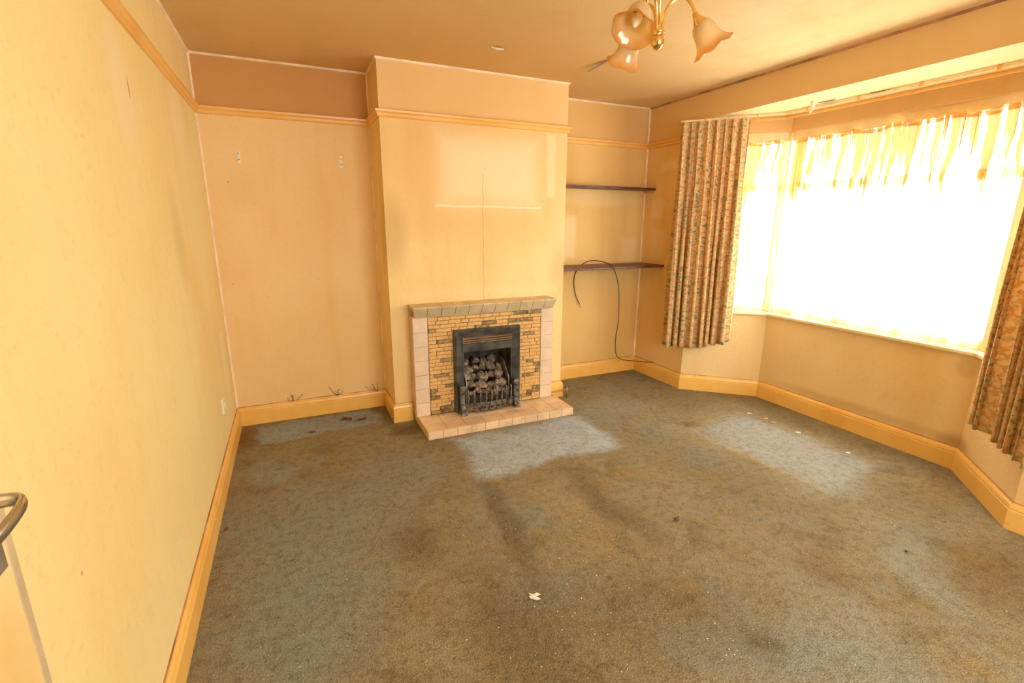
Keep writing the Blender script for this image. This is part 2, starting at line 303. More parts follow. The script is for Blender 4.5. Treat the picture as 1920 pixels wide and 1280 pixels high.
def curtm():
    m, nt, b = mat('floral_stripe_curtain'); uv = N(nt, 'ShaderNodeUVMap').outputs[0]
    s = N(nt, 'ShaderNodeSeparateXYZ'); L(nt, uv, s.inputs[0])
    ph = math_(nt, 'FRACT', math_(nt, 'MULTIPLY', s.outputs[0], 1/0.17))
    band = ramp(nt, math_(nt, 'ABSOLUTE', math_(nt, 'SUBTRACT', ph, 0.5)), 0.22, 0.25)      # narrow dusky stripe between wide cream ones
    c = mixc(nt, band, (0.88, 0.65, 0.34), (0.74, 0.50, 0.25))
    uvd = noisev(nt, uv, 30, 0.035)
    n1 = noise(nt, uvd, 40, 2, 0.5); n2 = noise(nt, vm(nt, 'ADD', uvd, (3.3, 7.1, 0)), 48, 2, 0.5); n3 = noise(nt, vm(nt, 'ADD', uvd, (8.3, 1.1, 0)), 60, 2, 0.5)
    c = mixc(nt, ramp(nt, n1, 0.50, 0.57, 0, 0.75), c, (0.74, 0.35, 0.115))
    teal = math_(nt, 'MULTIPLY', ramp(nt, n2, 0.52, 0.60), ramp(nt, band, 0, 1, 0.30, 0.85))
    c = mixc(nt, teal, c, (0.16, 0.26, 0.15))
    c = mixc(nt, ramp(nt, n3, 0.60, 0.66, 0, 0.7), c, (0.62, 0.30, 0.22))
    ed = ramp(nt, math_(nt, 'ABSOLUTE', math_(nt, 'SUBTRACT', math_(nt, 'ABSOLUTE', math_(nt, 'SUBTRACT', ph, 0.5)), 0.23)), 0.008, 0.020, 0.6, 0.0)
    c = mixc(nt, ed, c, (0.42, 0.16, 0.06))
    nt.nodes.remove(b)
    d = N(nt, 'ShaderNodeBsdfDiffuse'); tl = N(nt, 'ShaderNodeBsdfTranslucent'); L(nt, c, d.inputs[0]); L(nt, c, tl.inputs[0])
    mx = N(nt, 'ShaderNodeMixShader'); mx.inputs[0].default_value = 0.18; L(nt, d.outputs[0], mx.inputs[1]); L(nt, tl.outputs[0], mx.inputs[2])
    L(nt, mx.outputs[0], nt.nodes['Material Output'].inputs[0]); return m
M['curtain'] = curtm()

# ------------------------------------------------------------------ mesh helpers
class MB:
    def __init__(s): s.v = []; s.f = []
    def box(s, x0, x1, y0, y1, z0, z1):
        b = len(s.v)
        s.v += [(x, y, z) for z in (z0, z1) for y in (y0, y1) for x in (x0, x1)]
        s.f += [tuple(b+i for i in q) for q in ((0, 2, 3, 1), (4, 5, 7, 6), (0, 1, 5, 4), (2, 6, 7, 3), (0, 4, 6, 2), (1, 3, 7, 5))]; return s
    def prism(s, poly, z0, z1):           # poly counter-clockwise in plan
        b = len(s.v); n = len(poly)
        s.v += [(x, y, z0) for x, y in poly] + [(x, y, z1) for x, y in poly]
        s.f += [tuple(b+i for i in range(n-1, -1, -1)), tuple(b+n+i for i in range(n))]
        s.f += [(b+i, b+(i+1) % n, b+n+(i+1) % n, b+n+i) for i in range(n)]; return s
    def grid(s, rows, closed=False):      # rows of points
        b = len(s.v); m = len(rows[0])
        for r in rows: s.v += [tuple(p) for p in r]
        for i in range(len(rows)-1):
            for j in range(m if closed else m-1):
                k = (j+1) % m
                s.f.append((b+i*m+j, b+i*m+k, b+(i+1)*m+k, b+(i+1)*m+j))
        return s
    def tube(s, pts, r, n=8, cap=True):
        pts = [Vector(p) for p in pts]; rows = []; rs = r if isinstance(r, (list, tuple)) else [r]*len(pts)
        t0 = (pts[1]-pts[0]).normalized(); a = t0.orthogonal().normalized()
        for i, p in enumerate(pts):
            t = (pts[min(i+1, len(pts)-1)]-pts[max(i-1, 0)]).normalized()
            a = (a-t*a.dot(t)).normalized(); c = t.cross(a)
            rows.append([p+(a*math.cos(2*math.pi*j/n)+c*math.sin(2*math.pi*j/n))*rs[i] for j in range(n)])
        b = len(s.v); s.grid(rows, True)
        if cap:
            s.f.append(tuple(b+j for j in range(n-1, -1, -1))); e = b+(len(pts)-1)*n; s.f.append(tuple(e+j for j in range(n)))
        return s
    def lathe(s, prof, n=24, org=(0, 0, 0), ax=None):
        rows = []
        q = Vector((0, 0, 1)).rotation_difference(Vector(ax)) if ax is not None else None
        for r, z in prof:
            row = []
            for j in range(n):
                p = Vector((r*math.cos(2*math.pi*j/n), r*math.sin(2*math.pi*j/n), z))
                row.append((q @ p if q else p)+Vector(org))
            rows.append(row)
        return s.grid(rows, True)
    def build(s, name, m, parent=None, bevel=0.0, smooth=False, kind=None):
        me = bpy.data.meshes.new(name); me.from_pydata(s.v, [], s.f); me.update()
        bm = bmesh.new(); bm.from_mesh(me); bmesh.ops.recalc_face_normals(bm, faces=bm.faces); bm.to_mesh(me); bm.free()
        me.materials.append(m if not isinstance(m, str) else M[m])
        o = bpy.data.objects.new(name, me); C.objects.link(o)
        if parent is not None: o.parent = parent
        if smooth:
            for p in me.polygons: p.use_smooth = True
        if bevel:
            bv = o.modifiers.new('bevel', 'BEVEL'); bv.width = bevel; bv.segments = 2; bv.limit_method = 'ANGLE'
        if kind: o['kind'] = kind
        return o
def tag(o, label, cat, group=None):
    o['label'] = label; o['category'] = cat
    if group: o['group'] = group
    return o
def thing(name, label, cat, loc=(0, 0, 0), group=None, kind=None):
    o = bpy.data.objects.new(name, None); C.objects.link(o); o.location = loc
    if label: tag(o, label, cat, group)
    if kind: o['kind'] = kind
    o.empty_display_size = 0.05
    return o
def struct(o): o['kind'] = 'structure'; return o
def rel(o, parent):                       # keep world-space vertices under a located empty
    o.parent = parent; o.matrix_parent_inverse = Matrix.Translation(-parent.location); return o
def smooth_curve(pts, n=8):
    P = [Vector(p) for p in pts]; out = []
    for i in range(len(P)-1):
        a, b, c, d = P[max(i-1, 0)], P[i], P[i+1], P[min(i+2, len(P)-1)]
        for k in range(n):
            t = k/n
            out.append(0.5*((2*b)+(c-a)*t+(2*a-5*b+4*c-d)*t*t+(3*b-a-3*c+d)*t**3))
    out.append(P[-1]); return out
def offset(pts, d):                       # to the right of travel, mitred
    P = [Vector(p) for p in pts]; out = []
    nr = []
    for a, b in zip(P, P[1:]):
        t = (b-a).normalized(); nr.append(Vector((t.y, -t.x)))
    for i, p in enumerate(P):
        if i == 0: out.append(p+nr[0]*d)
        elif i == len(P)-1: out.append(p+nr[-1]*d)
        else:
            m = (nr[i-1]+nr[i]).normalized(); out.append(p+m*(d/max(0.2, m.dot(nr[i]))))
    return out
def sweep(pts, prof, names, m, kind='structure', parent=None, bevel=0):
    """profile (depth, z) run along a plan polyline; one object per straight run, mitred"""
    offs = [offset(pts, d) for d, z in prof]; obs = []
    for i, nm in enumerate(names):
        if nm is None: continue
        mb = MB(); n = len(prof)
        mb.grid([[(*offs[k][i+e], prof[k][1]) for k in range(n)] for e in (0, 1)], True)
        mb.f += [tuple(range(n)), tuple(range(2*n-1, n-1, -1))]
        o = mb.build(nm, m, parent)
        if parent is None: o['kind'] = kind
        obs.append(o)
    return obs

# ------------------------------------------------------------------ room shell
T = 0.12
struct(MB().box(XL-1.3, 3.75, YR-0.1, D+0.1, -0.06, 0.0).build('floor', 'carpet'))
struct(MB().box(XL-1.3, XR+0.12, YR-0.1, D+0.1, H, H+0.08).build('ceiling', 'ceiling'))
w = MB()
w.box(XL-T, XL, 0.06, D+T, 0, H).box(XL-T, XL, YR-T, -0.72, 0, H).box(XL-T, XL, -0.72, 0.06, 2.03, H)
struct(w.build('wall_left', 'wall_left'))
struct(MB().box(XL, CL, D, D+T, 0, H).build('wall_alcove', 'wall_alcove'))
# chimney breast with the flue opening behind the fire
ox0, ox1, oz = 1.075, 1.475, 0.56
w = MB()
w.box(CL, ox0, DC, D+T, 0, H).box(ox1, CR, DC, D+T, 0, H).box(ox0, ox1, DC, D+T, oz, H).box(ox0, ox1, DC+0.2, D+T, 0, oz)
struct(w.build('wall_chimney', 'chimney'))
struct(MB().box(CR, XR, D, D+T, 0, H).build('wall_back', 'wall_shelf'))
w = MB().box(XR, XR+T, YB[0], D+T, 0, H).box(XR, XR+T, YB[3], YB[0], ZB, H).box(XR, XR+T, YR, YB[3], 0, H)
struct(w.build('wall_right', 'wall_right'))
w = MB()
w.box(XL, 0.55, YR-T, YR, 0, H).box(2.45, XR+T, YR-T, YR, 0, H).box(0.55, 2.45, YR-T, YR, 0, 0.55).box(0.55, 2.45, YR-T, YR, 2.2, H)  # opening for the added rear window
struct(w.build('wall_rear', 'wall_alcove'))
w = MB().box(XL-1.3, XL-1.2, YR, 1.2, 0, H).box(XL-1.2, XL-T, YR-0.1, YR, 0, H).box(XL-1.2, XL-T, 1.1, 1.2, 0, H)  # unseen hall box, added to block sky light at the doorway
struct(w.build('wall_hall_block', 'wall_alcove'))
bay = [(XR, YB[0]), (XB, YB[1]), (XB, YB[2]), (XR, YB[3])]      # interior lies to the right of travel
bo = offset(bay, -0.13)
names = ('wall_bay_far', 'wall_bay_front', 'wall_bay_near')
for i in range(3):
    a, b = bay[i], bay[i+1]; c, d = bo[i+1], bo[i]
    w = MB().prism([a, b, tuple(c), tuple(d)][::-1], 0, ZS-0.03).prism([a, b, tuple(c), tuple(d)][::-1], ZW, ZB+0.05)
    struct(w.build(names[i], 'wall_bay'))
sof = [(XR+T, YB[0]), *[tuple(p) for p in bo[1:3]], (XR+T, YB[3]), (XR+0.0, YB[3]), (XR, YB[0])]
so = MB().prism([(XR+0.001, YB[0]+0.08), (XR+0.13, YB[0]+0.08), tuple(bo[1]), tuple(bo[2]), (XR+0.13, YB[3]-0.08), (XR+0.001, YB[3]-0.08)][::-1], ZB-0.001, ZB+0.06)
struct(so.build('ceiling_bay', 'soffit'))

# skirting, picture rail, paper edges
SK = [(0, 0), (0.019, 0), (0.019, 0.098), (0.0155, 0.103), (0.0175, 0.110), (0.013, 0.124), (0.006, 0.131), (0.005, 0.137), (0, 0.137)]
sweep([(XL, 0.13), (XL, D), (CL, D), (CL, DC), (0.727, DC)], SK, ['baseboard_left', 'baseboard_alcove', 'baseboard_chimney_side', 'baseboard_chimney_front'], 'gloss')
sweep([(1.850, DC), (CR, DC), (CR, D), (XR, D), *bay, (XR, YR)], SK, ['baseboard_chimney_corner', 'baseboard_chimney_return', 'baseboard_back', 'baseboard_right_far',
      'baseboard_bay_far', 'baseboard_bay_front', 'baseboard_bay_near', 'baseboard_right_near'], 'gloss')
GL = [(0, 0.137), (0.0045, 0.137), (0.003, 0.1405), (0, 0.1405)]
sweep([(XL, 0.13), (XL, D), (CL, D), (CL, DC), (0.727, DC)], GL, ['trim_%d' % j for j in range(40, 44)], 'shade_grime')
sweep([(1.850, DC), (CR, DC), (CR, D), (XR, D), *bay, (XR, YR)], GL, ['trim_%d' % j for j in range(44, 52)], 'shade_grime')
PR = [(0, 2.102), (0.010, 2.104), (0.014, 2.112), (0.015, 2.124), (0.026, 2.134), (0.028, 2.146), (0.022, 2.149), (0.016, 2.145), (0, 2.147)]
sweep([(XL, YR), (XL, D), (CL, D), (CL, DC), (CR, DC), (CR, D), (XR, D), (XR, YB[0])], PR, ['trim_%d' % k for k in range(1, 8)], 'rail')
BE = lambda z: [(0, z-0.012), (0.005, z-0.010), (0.009, z-0.005), (0.011, z), (0, z)]
sweep([(XL, YR), (XL, D), (CL, D), (CL, DC), (CR, DC), (CR, D), (XR, D)], BE(H), ['trim_%d' % k for k in range(8, 14)], 'bead')
sweep([(XR, D), (XR, YR)], [(0, H-0.012), (0.004, H-0.012), (0.010, H-0.004), (0.012, H), (0, H)], ['trim_14'], 'shade_grime')  # dark bead paints the crack shadow along the beam joint
k = 15
for x, y, sx, sy, m in ((XL, D, 1, -1, 'bead'), (CL, D, -1, -1, 'bead'), (XR, D, -1, -1, 'bead')):
    struct(MB().prism([(x, y), (x+0.010*sx, y), (x, y+0.010*sy)], 0.137, H-0.012).build('trim_%d' % k, m)); k += 1
# paper seam running down the chimney breast
pts = [(1.311+0.003*math.sin(i*1.3)+0.0015*math.sin(i*3.1), DC-0.0005, 1.78-i*0.03) for i in range(31)]
struct(MB().tube(pts, 0.0028, 5).build('trim_%d' % k, M['rail'])); k += 1

# windows of the bay, and an added unseen rear one ---------------------------------------------------------
def window(n, p, q, z0, z1, mull, trans):
    p, q = Vector(p), Vector(q); ln = (q-p).length; t = (q-p)/ln
    root = thing('window_%d' % n, None, None, (p.x, p.y, z0), kind='structure'); root.rotation_euler.z = math.atan2(t.y, t.x)
    h = z1-z0                              # local: x along, +y outdoors
    fr = MB(); a, b = 0.0, 0.07
    fr.box(0, ln, a, b, 0, 0.06).box(0, ln, a, b, h-0.055, h).box(0, 0.055, a, b, 0.06, h-0.055).box(ln-0.055, ln, a, b, 0.06, h-0.055)
    fr.build('window_frame', 'frame', root, bevel=0.004)
    MB().box(0.055, ln-0.055, a, b, trans-z0-0.035, trans-z0+0.03).build('transom', 'frame', root, bevel=0.004)
    xs = [0.055]+[m for m in mull]+[ln-0.055]
    for m in mull:
        MB().box(m-0.028, m+0.028, a, b, 0.06, trans-z0-0.035).build('mullion', 'frame', root, bevel=0.004)
        MB().box(m-0.028, m+0.028, a, b, trans-z0+0.03, h-0.055).build('mullion', 'frame', root, bevel=0.004)
    for i in range(len(xs)-1):
        l = xs[i]+(0.028 if i else 0); r = xs[i+1]-(0.028 if i < len(xs)-2 else 0)
        for u, v in ((0.06, trans-z0-0.035), (trans-z0+0.03, h-0.055)):
            MB().box(l, r, 0.04, 0.045, u, v).build('pane', 'glass', root)
    return root
wl = offset(bay, -0.05)
for i in range(3):
    a, b = wl[i], wl[i+1]; ln = (b-a).length
    window(i+1, a, b, ZS, ZW, [], 1.725)
window(4, (2.45, YR-0.02), (0.55, YR-0.02), 0.55, 2.2, [0.63, 1.27], 1.725)  # unseen rear window, added to light the chimney breast
# inner head board and corner posts, sill
sweep(bay, [(-0.055, ZH), (-0.022, ZH), (-0.022, ZW), (-0.055, ZW)], ['trim_%d' % j for j in (30, 31, 32)], 'frame')
for j, q in enumerate((wl[1], wl[2])):
    struct(MB().prism([(q.x-0.045, q.y-0.03), (q.x+0.03, q.y-0.045), (q.x+0.04, q.y+0.03), (q.x-0.03, q.y+0.045)], ZS, ZW).build('trim_%d' % (33+j), 'frame', bevel=0.006))
sweep(bay, [(-0.125, ZS-0.03), (0.022, ZS-0.03), (0.030, ZS-0.022), (0.030, ZS-0.008), (0.022, ZS), (-0.125, ZS)], ['trim_35', 'trim_36', 'trim_37'], 'frame')

# door leaf folded back on the long wall ------------------------------------
dr = thing('door_1', None, None, (-0.442, 0.07, 0.0), kind='structure')
rel(MB().box(-0.442, -0.402, 0.07, 0.842, 0.012, 1.99).build('door_leaf', 'doorp', bevel=0.004), dr)
rel(MB().box(-0.4025, -0.4005, 0.826, 0.8425, 0.012, 1.99).build('door_edge', 'mtile', bevel=0.0008), dr)
hp = rel(MB().box(-0.402, -0.397, 0.762, 0.812, 0.98, 1.16).build('handle_plate', 'steel', bevel=0.002), dr)
mb = MB()
cv = smooth_curve([(-0.399, 0.787, 1.090), (-0.380, 0.787, 1.090), (-0.362, 0.785, 1.090), (-0.350, 0.776, 1.089), (-0.349, 0.750, 1.083), (-0.353, 0.71, 1.076), (-0.362, 0.675, 1.072)], 6)
rows = []
for i, p in enumerate(cv):
    t = (cv[min(i+1, len(cv)-1)]-cv[max(i-1, 0)]).normalized(); sd = t.cross(Vector((0, 0, 1))).normalized(); uz = sd.cross(t)
    rows.append([p+sd*(0.005*math.cos(a))+uz*(0.010*math.sin(a)) for a in [2*math.pi*j/10 for j in range(10)]])
mb.grid(rows, True); mb.f += [tuple(range(9, -1, -1)), tuple(len(mb.v)-10+j for j in range(10))]
rel(mb.build('door_handle', 'chrome', smooth=True), dr)
fr = MB().box(XL, XL+0.016, 0.062, 0.13, 0, 2.09).box(XL, XL+0.016, -0.79, -0.722, 0, 2.09).box(XL, XL+0.016, -0.722, 0.062, 2.03, 2.09)
struct(fr.build('trim_38', 'gloss'))

# ------------------------------------------------------------------ fireplace
YS = 3.283; HZ = 0.058
sur = thing('fireplace_surround', 'beige tiled fireplace surround with golden split-brick panel on the chimney breast', 'fireplace', (1.29, DC, 0))
def P(o): return rel(o, sur)
back = MB()
for xa, xb in ((0.7305, 0.833), (1.741, 1.8465)): P(MB().box(xa, xb, YS+0.006, DC, HZ, 0.80).build('column_core', 'htile'))
back.box(0.833, 1.741, YS+0.014, DC, 0.72, 0.80)
back.box(0.833, 1.045, YS+0.014, DC, HZ, 0.72).box(1.525, 1.741, YS+0.014, DC, HZ, 0.72).box(1.045, 1.525, YS+0.014, DC, 0.66, 0.72)
P(back.build('core', 'mortar'))
tm = MB().box(0, 1, 0, 1, 0, 1)
def tile(x0, x1, y0, y1, z0, z1, m, root, nm='tile', bev=0.0015):
    o = MB().box(x0, x1, y0, y1, z0, z1).build(nm, m, bevel=bev); return rel(o, root)
th = (0.795-HZ)/7
for xa, xb in ((0.729, 0.833), (1.741, 1.848)):
    for i in range(7):
        tile(xa+0.0005, xb-0.0005, YS-0.0015*random.random(), YS+0.02, HZ+i*th+0.0014, HZ+(i+1)*th-0.0014, 'tile', sur)
# brick panel: 26 courses of thin split bricks
bx0, bx1, bz0, bz1, rows_ = 0.836, 1.738, HZ+0.003, 0.792, 26
rh = (bz1-bz0)/rows_
fx0, fx1, fz = 1.040, 1.528, 0.672
br = random.Random(4); bmesh_cache = {}
def brick_mesh(dark):
    key = dark
    if key not in bmesh_cache:
        mb = MB()        # unit brick, chamfered front
        mb.v = [(0, 1, 0), (1, 1, 0), (1, 1, 1), (0, 1, 1), (0, 0.25, 0), (1, 0.25, 0), (1, 0.25, 1), (0, 0.25, 1), (0.03, 0, 0.10), (0.97, 0.02, 0.08), (0.975, 0, 0.92), (0.03, 0.03, 0.90)]
        mb.f = [(3, 2, 1, 0), (0, 1, 5, 4), (1, 2, 6, 5), (2, 3, 7, 6), (3, 0, 4, 7), (4, 5, 9, 8), (5, 6, 10, 9), (6, 7, 11, 10), (7, 4, 8, 11), (8, 9, 10, 11)]
        o = mb.build('brick', 'brickd' if dark else 'brick'); bmesh_cache[key] = o.data; bpy.data.objects.remove(o)
    return bmesh_cache[key]
for i in range(rows_):
    z = bz0+i*rh
    spans = [(bx0, bx1)] if z+rh*0.5 > fz else [(bx0, fx0), (fx1, bx1)]
    for a, b in spans:
        x = a; first = True
        while x < b-1e-6:
            ln = br.choice((0.115, 0.115, 0.095, 0.06))
            if first: ln *= br.choice((0.5, 0.75, 1.0))
            first = False
            if b-(x+ln) < 0.03: ln = b-x
            o = bpy.data.objects.new('brick', brick_mesh(br.random() < 0.17)); C.objects.link(o)
            dp = br.uniform(0.013, 0.020)
            o.location = (x+0.001, YS+0.016-dp, z+0.001); o.scale = (ln-0.002, dp, rh-0.002); P(o)
            x += ln
# mantel: core and sloping edge tiles
mz0, mz1 = 0.800, 0.876; yf, yb = 3.232, 3.272
P(MB().box(0.733, 1.845, YS-0.004, DC, mz0, mz1-0.012).build('mantel_core', 'grout'))
def slope_tile(x0, x1, s0, s1):
    mb = MB()
    mb.v = [(x0+s0*0.014, yb, mz0), (x1-s1*0.014, yb, mz0), (x1, yf, mz1-0.008), (x0, yf, mz1-0.008), (x0, yf+0.006, mz1), (x1, yf+0.006, mz1), (x1, DC, mz1), (x0, DC, mz1),
            (x0+s0*0.014, YS+0.02, mz0), (x1-s1*0.014, YS+0.02, mz0), (x0, DC, mz1-0.012), (x1, DC, mz1-0.012)]
    mb.f = [(0, 1, 2, 3), (3, 2, 5, 4), (4, 5, 6, 7), (0, 8, 9, 1), (8, 10, 11, 9), (7, 6, 11, 10), (0, 3, 4, 7, 10, 8), (1, 9, 11, 6, 5, 2)]
    return P(mb.build('mantel_tile', 'mtile', bevel=0.0012))
mx0, mx1, nm_ = 0.727, 1.851, 11
for i in range(nm_):
    x0 = mx0+(mx1-mx0)*i/nm_; x1 = mx0+(mx1-mx0)*(i+1)/nm_
    slope_tile(x0+0.0014, x1-0.0014, i == 0, i == nm_-1)
# hearth
he = thing('hearth', 'low peach tiled hearth slab on the carpet in front of the fire', 'hearth', (1.31, 3.19, 0))
hx0, hx1, hy0 = 0.738, 1.884, 2.992
rel(MB().box(hx0+0.004, hx1-0.004, hy0+0.004, DC-0.001, 0.0, HZ-0.006).build('core', 'grout'), he)
for i in range(11):
    x0 = hx0+(hx1-hx0)*i/11; x1 = hx0+(hx1-hx0)*(i+1)/11
    tile(x0+0.0014, x1-0.0014, hy0, hy0+0.016, 0.001, HZ, 'htile', he)
ny = 2; y1 = YS+0.004
for i in range(8):
    for j in range(ny):
        x0 = hx0+(hx1-hx0)*i/8; x1 = hx0+(hx1-hx0)*(i+1)/8
        ya = hy0+0.017+(y1-hy0-0.017)*j/ny; yb_ = hy0+0.017+(y1-hy0-0.017)*(j+1)/ny
        tile(x0+0.0014, x1-0.0014, ya+0.0014, yb_-0.0014, HZ-0.010, HZ-0.001*random.random(), 'htile', he)
for x in (hx0, hx1):
    s = 1 if x == hx0 else -1
    tile(min(x, x+s*0.004), max(x, x+s*0.004), hy0+0.017, 3.40, 0.001, HZ-0.011, 'htile', he)

# gas fire
gf = thing('gas_fire', 'black inset gas fire with bronze louvres in the brick panel', 'gas fire', (1.28, YS, HZ))
G = lambda o: rel(o, gf)
X0, X1, Z0, Z1, ix0, ix1, iz = 1.018, 1.545, HZ+0.004, 0.690, 1.093, 1.472, 0.515
yF = 3.240
def bar(poly_front, poly_back):
    n = len(poly_front); mb = MB(); mb.v = poly_front+poly_back
    mb.f = [tuple(range(n)), tuple(range(2*n-1, n-1, -1))]+[(i, n+i, n+(i+1) % n, (i+1) % n) for i in range(n)]; return mb
def frame_member(a, b, c, d, nm):         # outer edge a-b, inner edge c-d (x,z); face slopes back inward
    mb = MB()
    mb.v = [(a[0], yF+0.010, a[1]), (b[0], yF+0.010, b[1]), (c[0], yF+0.022, c[1]), (d[0], yF+0.022, d[1]),
            (a[0], YS+0.03, a[1]), (b[0], YS+0.03, b[1]), (c[0], YS+0.03, c[1]), (d[0], YS+0.03, d[1])]
    e = 0.18
    for k, (o, i) in enumerate(((a, d), (b, c))):
        mb.v.append((o[0]+(i[0]-o[0])*e, yF, o[1]+(i[1]-o[1])*e))
    mb.f = [(0, 1, 9, 8), (8, 9, 2, 3), (4, 7, 6, 5), (0, 4, 5, 1), (3, 2, 6, 7), (0, 8, 3, 7, 4), (1, 5, 6, 2, 9)]
    return G(mb.build(nm, 'iron', bevel=0.0015))
frame_member((X0, Z0), (X0, Z1), (ix0-0.012, 0.632), (ix0-0.012, Z0), 'frame_side')
frame_member((X1, Z1), (X1, Z0), (ix1+0.012, Z0), (ix1+0.012, 0.632), 'frame_side')
frame_member((X0, Z1), (X1, Z1), (ix1+0.012, 0.632), (ix0-0.012, 0.632), 'frame_top')
hd = MB(); hd.v = []
prof = [(yF+0.024, 0.632), (yF+0.024, 0.585), (yF+0.010, 0.580), (yF+0.014, 0.520), (yF+0.022, iz), (yF+0.04, iz), (yF+0.04, 0.632)]
hd.grid([[(x, y, z) for y, z in prof] for x in (ix0-0.012, ix1+0.012)], True); hd.f += [tuple(range(7)), tuple(range(13, 6, -1))]
G(hd.build('hood', 'iron', bevel=0.001))
for i, z in enumerate((0.622, 0.606, 0.590)):
    s = MB(); pr = [(yF+0.024, z+0.004), (yF+0.012, z-0.001), (yF+0.012, z-0.005), (yF+0.024, z-0.003)]
    s.grid([[(x, y, zz) for y, zz in pr] for x in (ix0-0.008, ix1+0.008)], True); s.f += [(0, 1, 2, 3), (7, 6, 5, 4)]
    G(s.build('slat', 'bronze'))
for xa, xb in ((ix0-0.012, ix0), (ix1, ix1+0.012)):
    G(MB().box(xa, xb, yF+0.022, yF+0.05, Z0, iz).build('inner_trim', 'iron', bevel=0.002))
yk = 3.50
fb = MB().box(ix0-0.010, ix0, yF+0.05, yk, Z0, iz+0.03).box(ix1, ix1+0.010, yF+0.05, yk, Z0, iz+0.03).box(ix0-0.010, ix1+0.010, yk, yk+0.01, Z0, iz+0.03)
fb.box(ix0, ix1, yF+0.04, yk, iz+0.02, iz+0.03).box(ix0, ix1, yF+0.02, yk, Z0, Z0+0.012)
G(fb.build('firebox', 'firebox'))
for s, x in ((1, ix0+0.012), (-1, ix1-0.012)):   # sloped ceramic cheeks holding the coals
    ck = MB(); xx = (x, x+s*0.008)
    pr = [(3.262, 0.10), (3.262, 0.285), (3.36, 0.395), (3.43, 0.405), (3.46, 0.10)]
    ck.grid([[(a, y, z) for y, z in pr] for a in xx], True); ck.f += [tuple(range(5)), tuple(range(9, 4, -1))]
    G(ck.build('cheek', 'steel', bevel=0.001))
G(MB().box(ix0+0.022, ix1-0.022, 3.255, yk, 0.10, 0.17).build('fuel_bed', 'firebox'))

# grate standing on the hearth
gr = thing('fire_grate', 'cast-iron fire grate with curved bars and ring knob before the coals', 'grate', (1.28, 3.2, HZ))
R_ = lambda o: rel(o, gr)
gx0, gx1 = 1.060, 1.492
def bow(u): return 3.222-0.050*(1-(2*u-1)**2)      # bulging front line
for x, s in ((gx0, -1), (gx1, 1)):
    mb = MB(); hw = 0.021
    mb.grid([[(x-w_+dx, y, z), (x+w_+dx, y, z), (x+w_+dx, y2, z), (x-w_+dx, y2, z)] for z, w_, y, y2, dx in
             ((HZ, 0.024, 3.165, 3.238, 0), (HZ+0.018, 0.024, 3.170, 3.238, 0), (HZ+0.05, 0.017, 3.196, 3.238, 0), (0.125, 0.016, 3.203, 3.238, 0), (0.175, 0.018, 3.205, 3.238, 0), (0.235, 0.020, 3.198, 3.238, 0), (0.262, 0.022, 3.193, 3.238, 0), (0.278, 0.018, 3.200, 3.236, 0))], True)
    n = len(mb.v); mb.f += [(3, 2, 1, 0), (n-4, n-3, n-2, n-1)]
    p = R_(mb.build('post', 'ironw', bevel=0.003))
    cap = MB().box(x-0.017, x+0.017, 3.1965, 3.2005, 0.240, 0.262)
    R_(cap.build('post_plate', 'rust', bevel=0.001))
def bowbar(z0, z1, t, nm, m, fwd=0.0, a=0.04, b=0.96, n=20):
    mb = MB(); rows = []
    for i in range(n+1):
        u = a+(b-a)*i/n; x = gx0+(gx1-gx0)*u; y = bow(u)-fwd
        rows.append([(x, y, z0), (x, y, z1), (x, y+t, z1), (x, y+t, z0)])
    mb.grid(rows, True); k_ = len(mb.v); mb.f += [(0, 1, 2, 3), (k_-1, k_-2, k_-3, k_-4)]
    return R_(mb.build(nm, m, bevel=0.0015))
bowbar(HZ+0.028, 0.120, 0.012, 'fret', 'rust'); bowbar(0.120, 0.142, 0.018, 'rail', 'ironw', 0.006); bowbar(0.108, 0.112, 0.004, 'bead_line', 'ironw', 0.003)
bowbar(HZ+0.016, HZ+0.030, 0.016, 'rail', 'ironw', 0.004, 0.06, 0.94)
for i in range(8):
    u = 0.20+0.60*i/7
    if 0.45 < u < 0.55: continue
    x = gx0+(gx1-gx0)*u; y = bow(u)
    R_(MB().box(x-0.011, x+0.011, y-0.0015, y+0.002, HZ+0.034, HZ+0.044).build('slot', 'hole'))
for i in range(9):
    u = 0.10+0.80*i/8; x = gx0+(gx1-gx0)*u; y = bow(u)
    pts = [(x, y+0.030, 0.232), (x, y+0.012, 0.236), (x, y+0.001, 0.228), (x, y-0.002, 0.205), (x, y-0.001, 0.165), (x, y+0.004, 0.138)]
    mb = MB().tube(smooth_curve(pts, 3), 0.0062, 6); o = R_(mb.build('bar', 'steelbar', smooth=True))
rg = MB(); cx, cz, cy = (gx0+gx1)/2, 0.102, bow(0.5)-0.008
rg.tube([(cx+0.017*math.cos(a), cy, cz+0.017*math.sin(a)) for a in [2*math.pi*j/20 for j in range(21)]], 0.0035, 6, False)
R_(rg.build('ring', 'bronze', smooth=True))
R_(MB().lathe([(0, -0.006), (0.009, -0.005), (0.010, 0.0), (0.008, 0.010), (0, 0.010)], 14, (cx, cy, cz), (0, 1, 0)).build('knob', 'ironw', smooth=True))

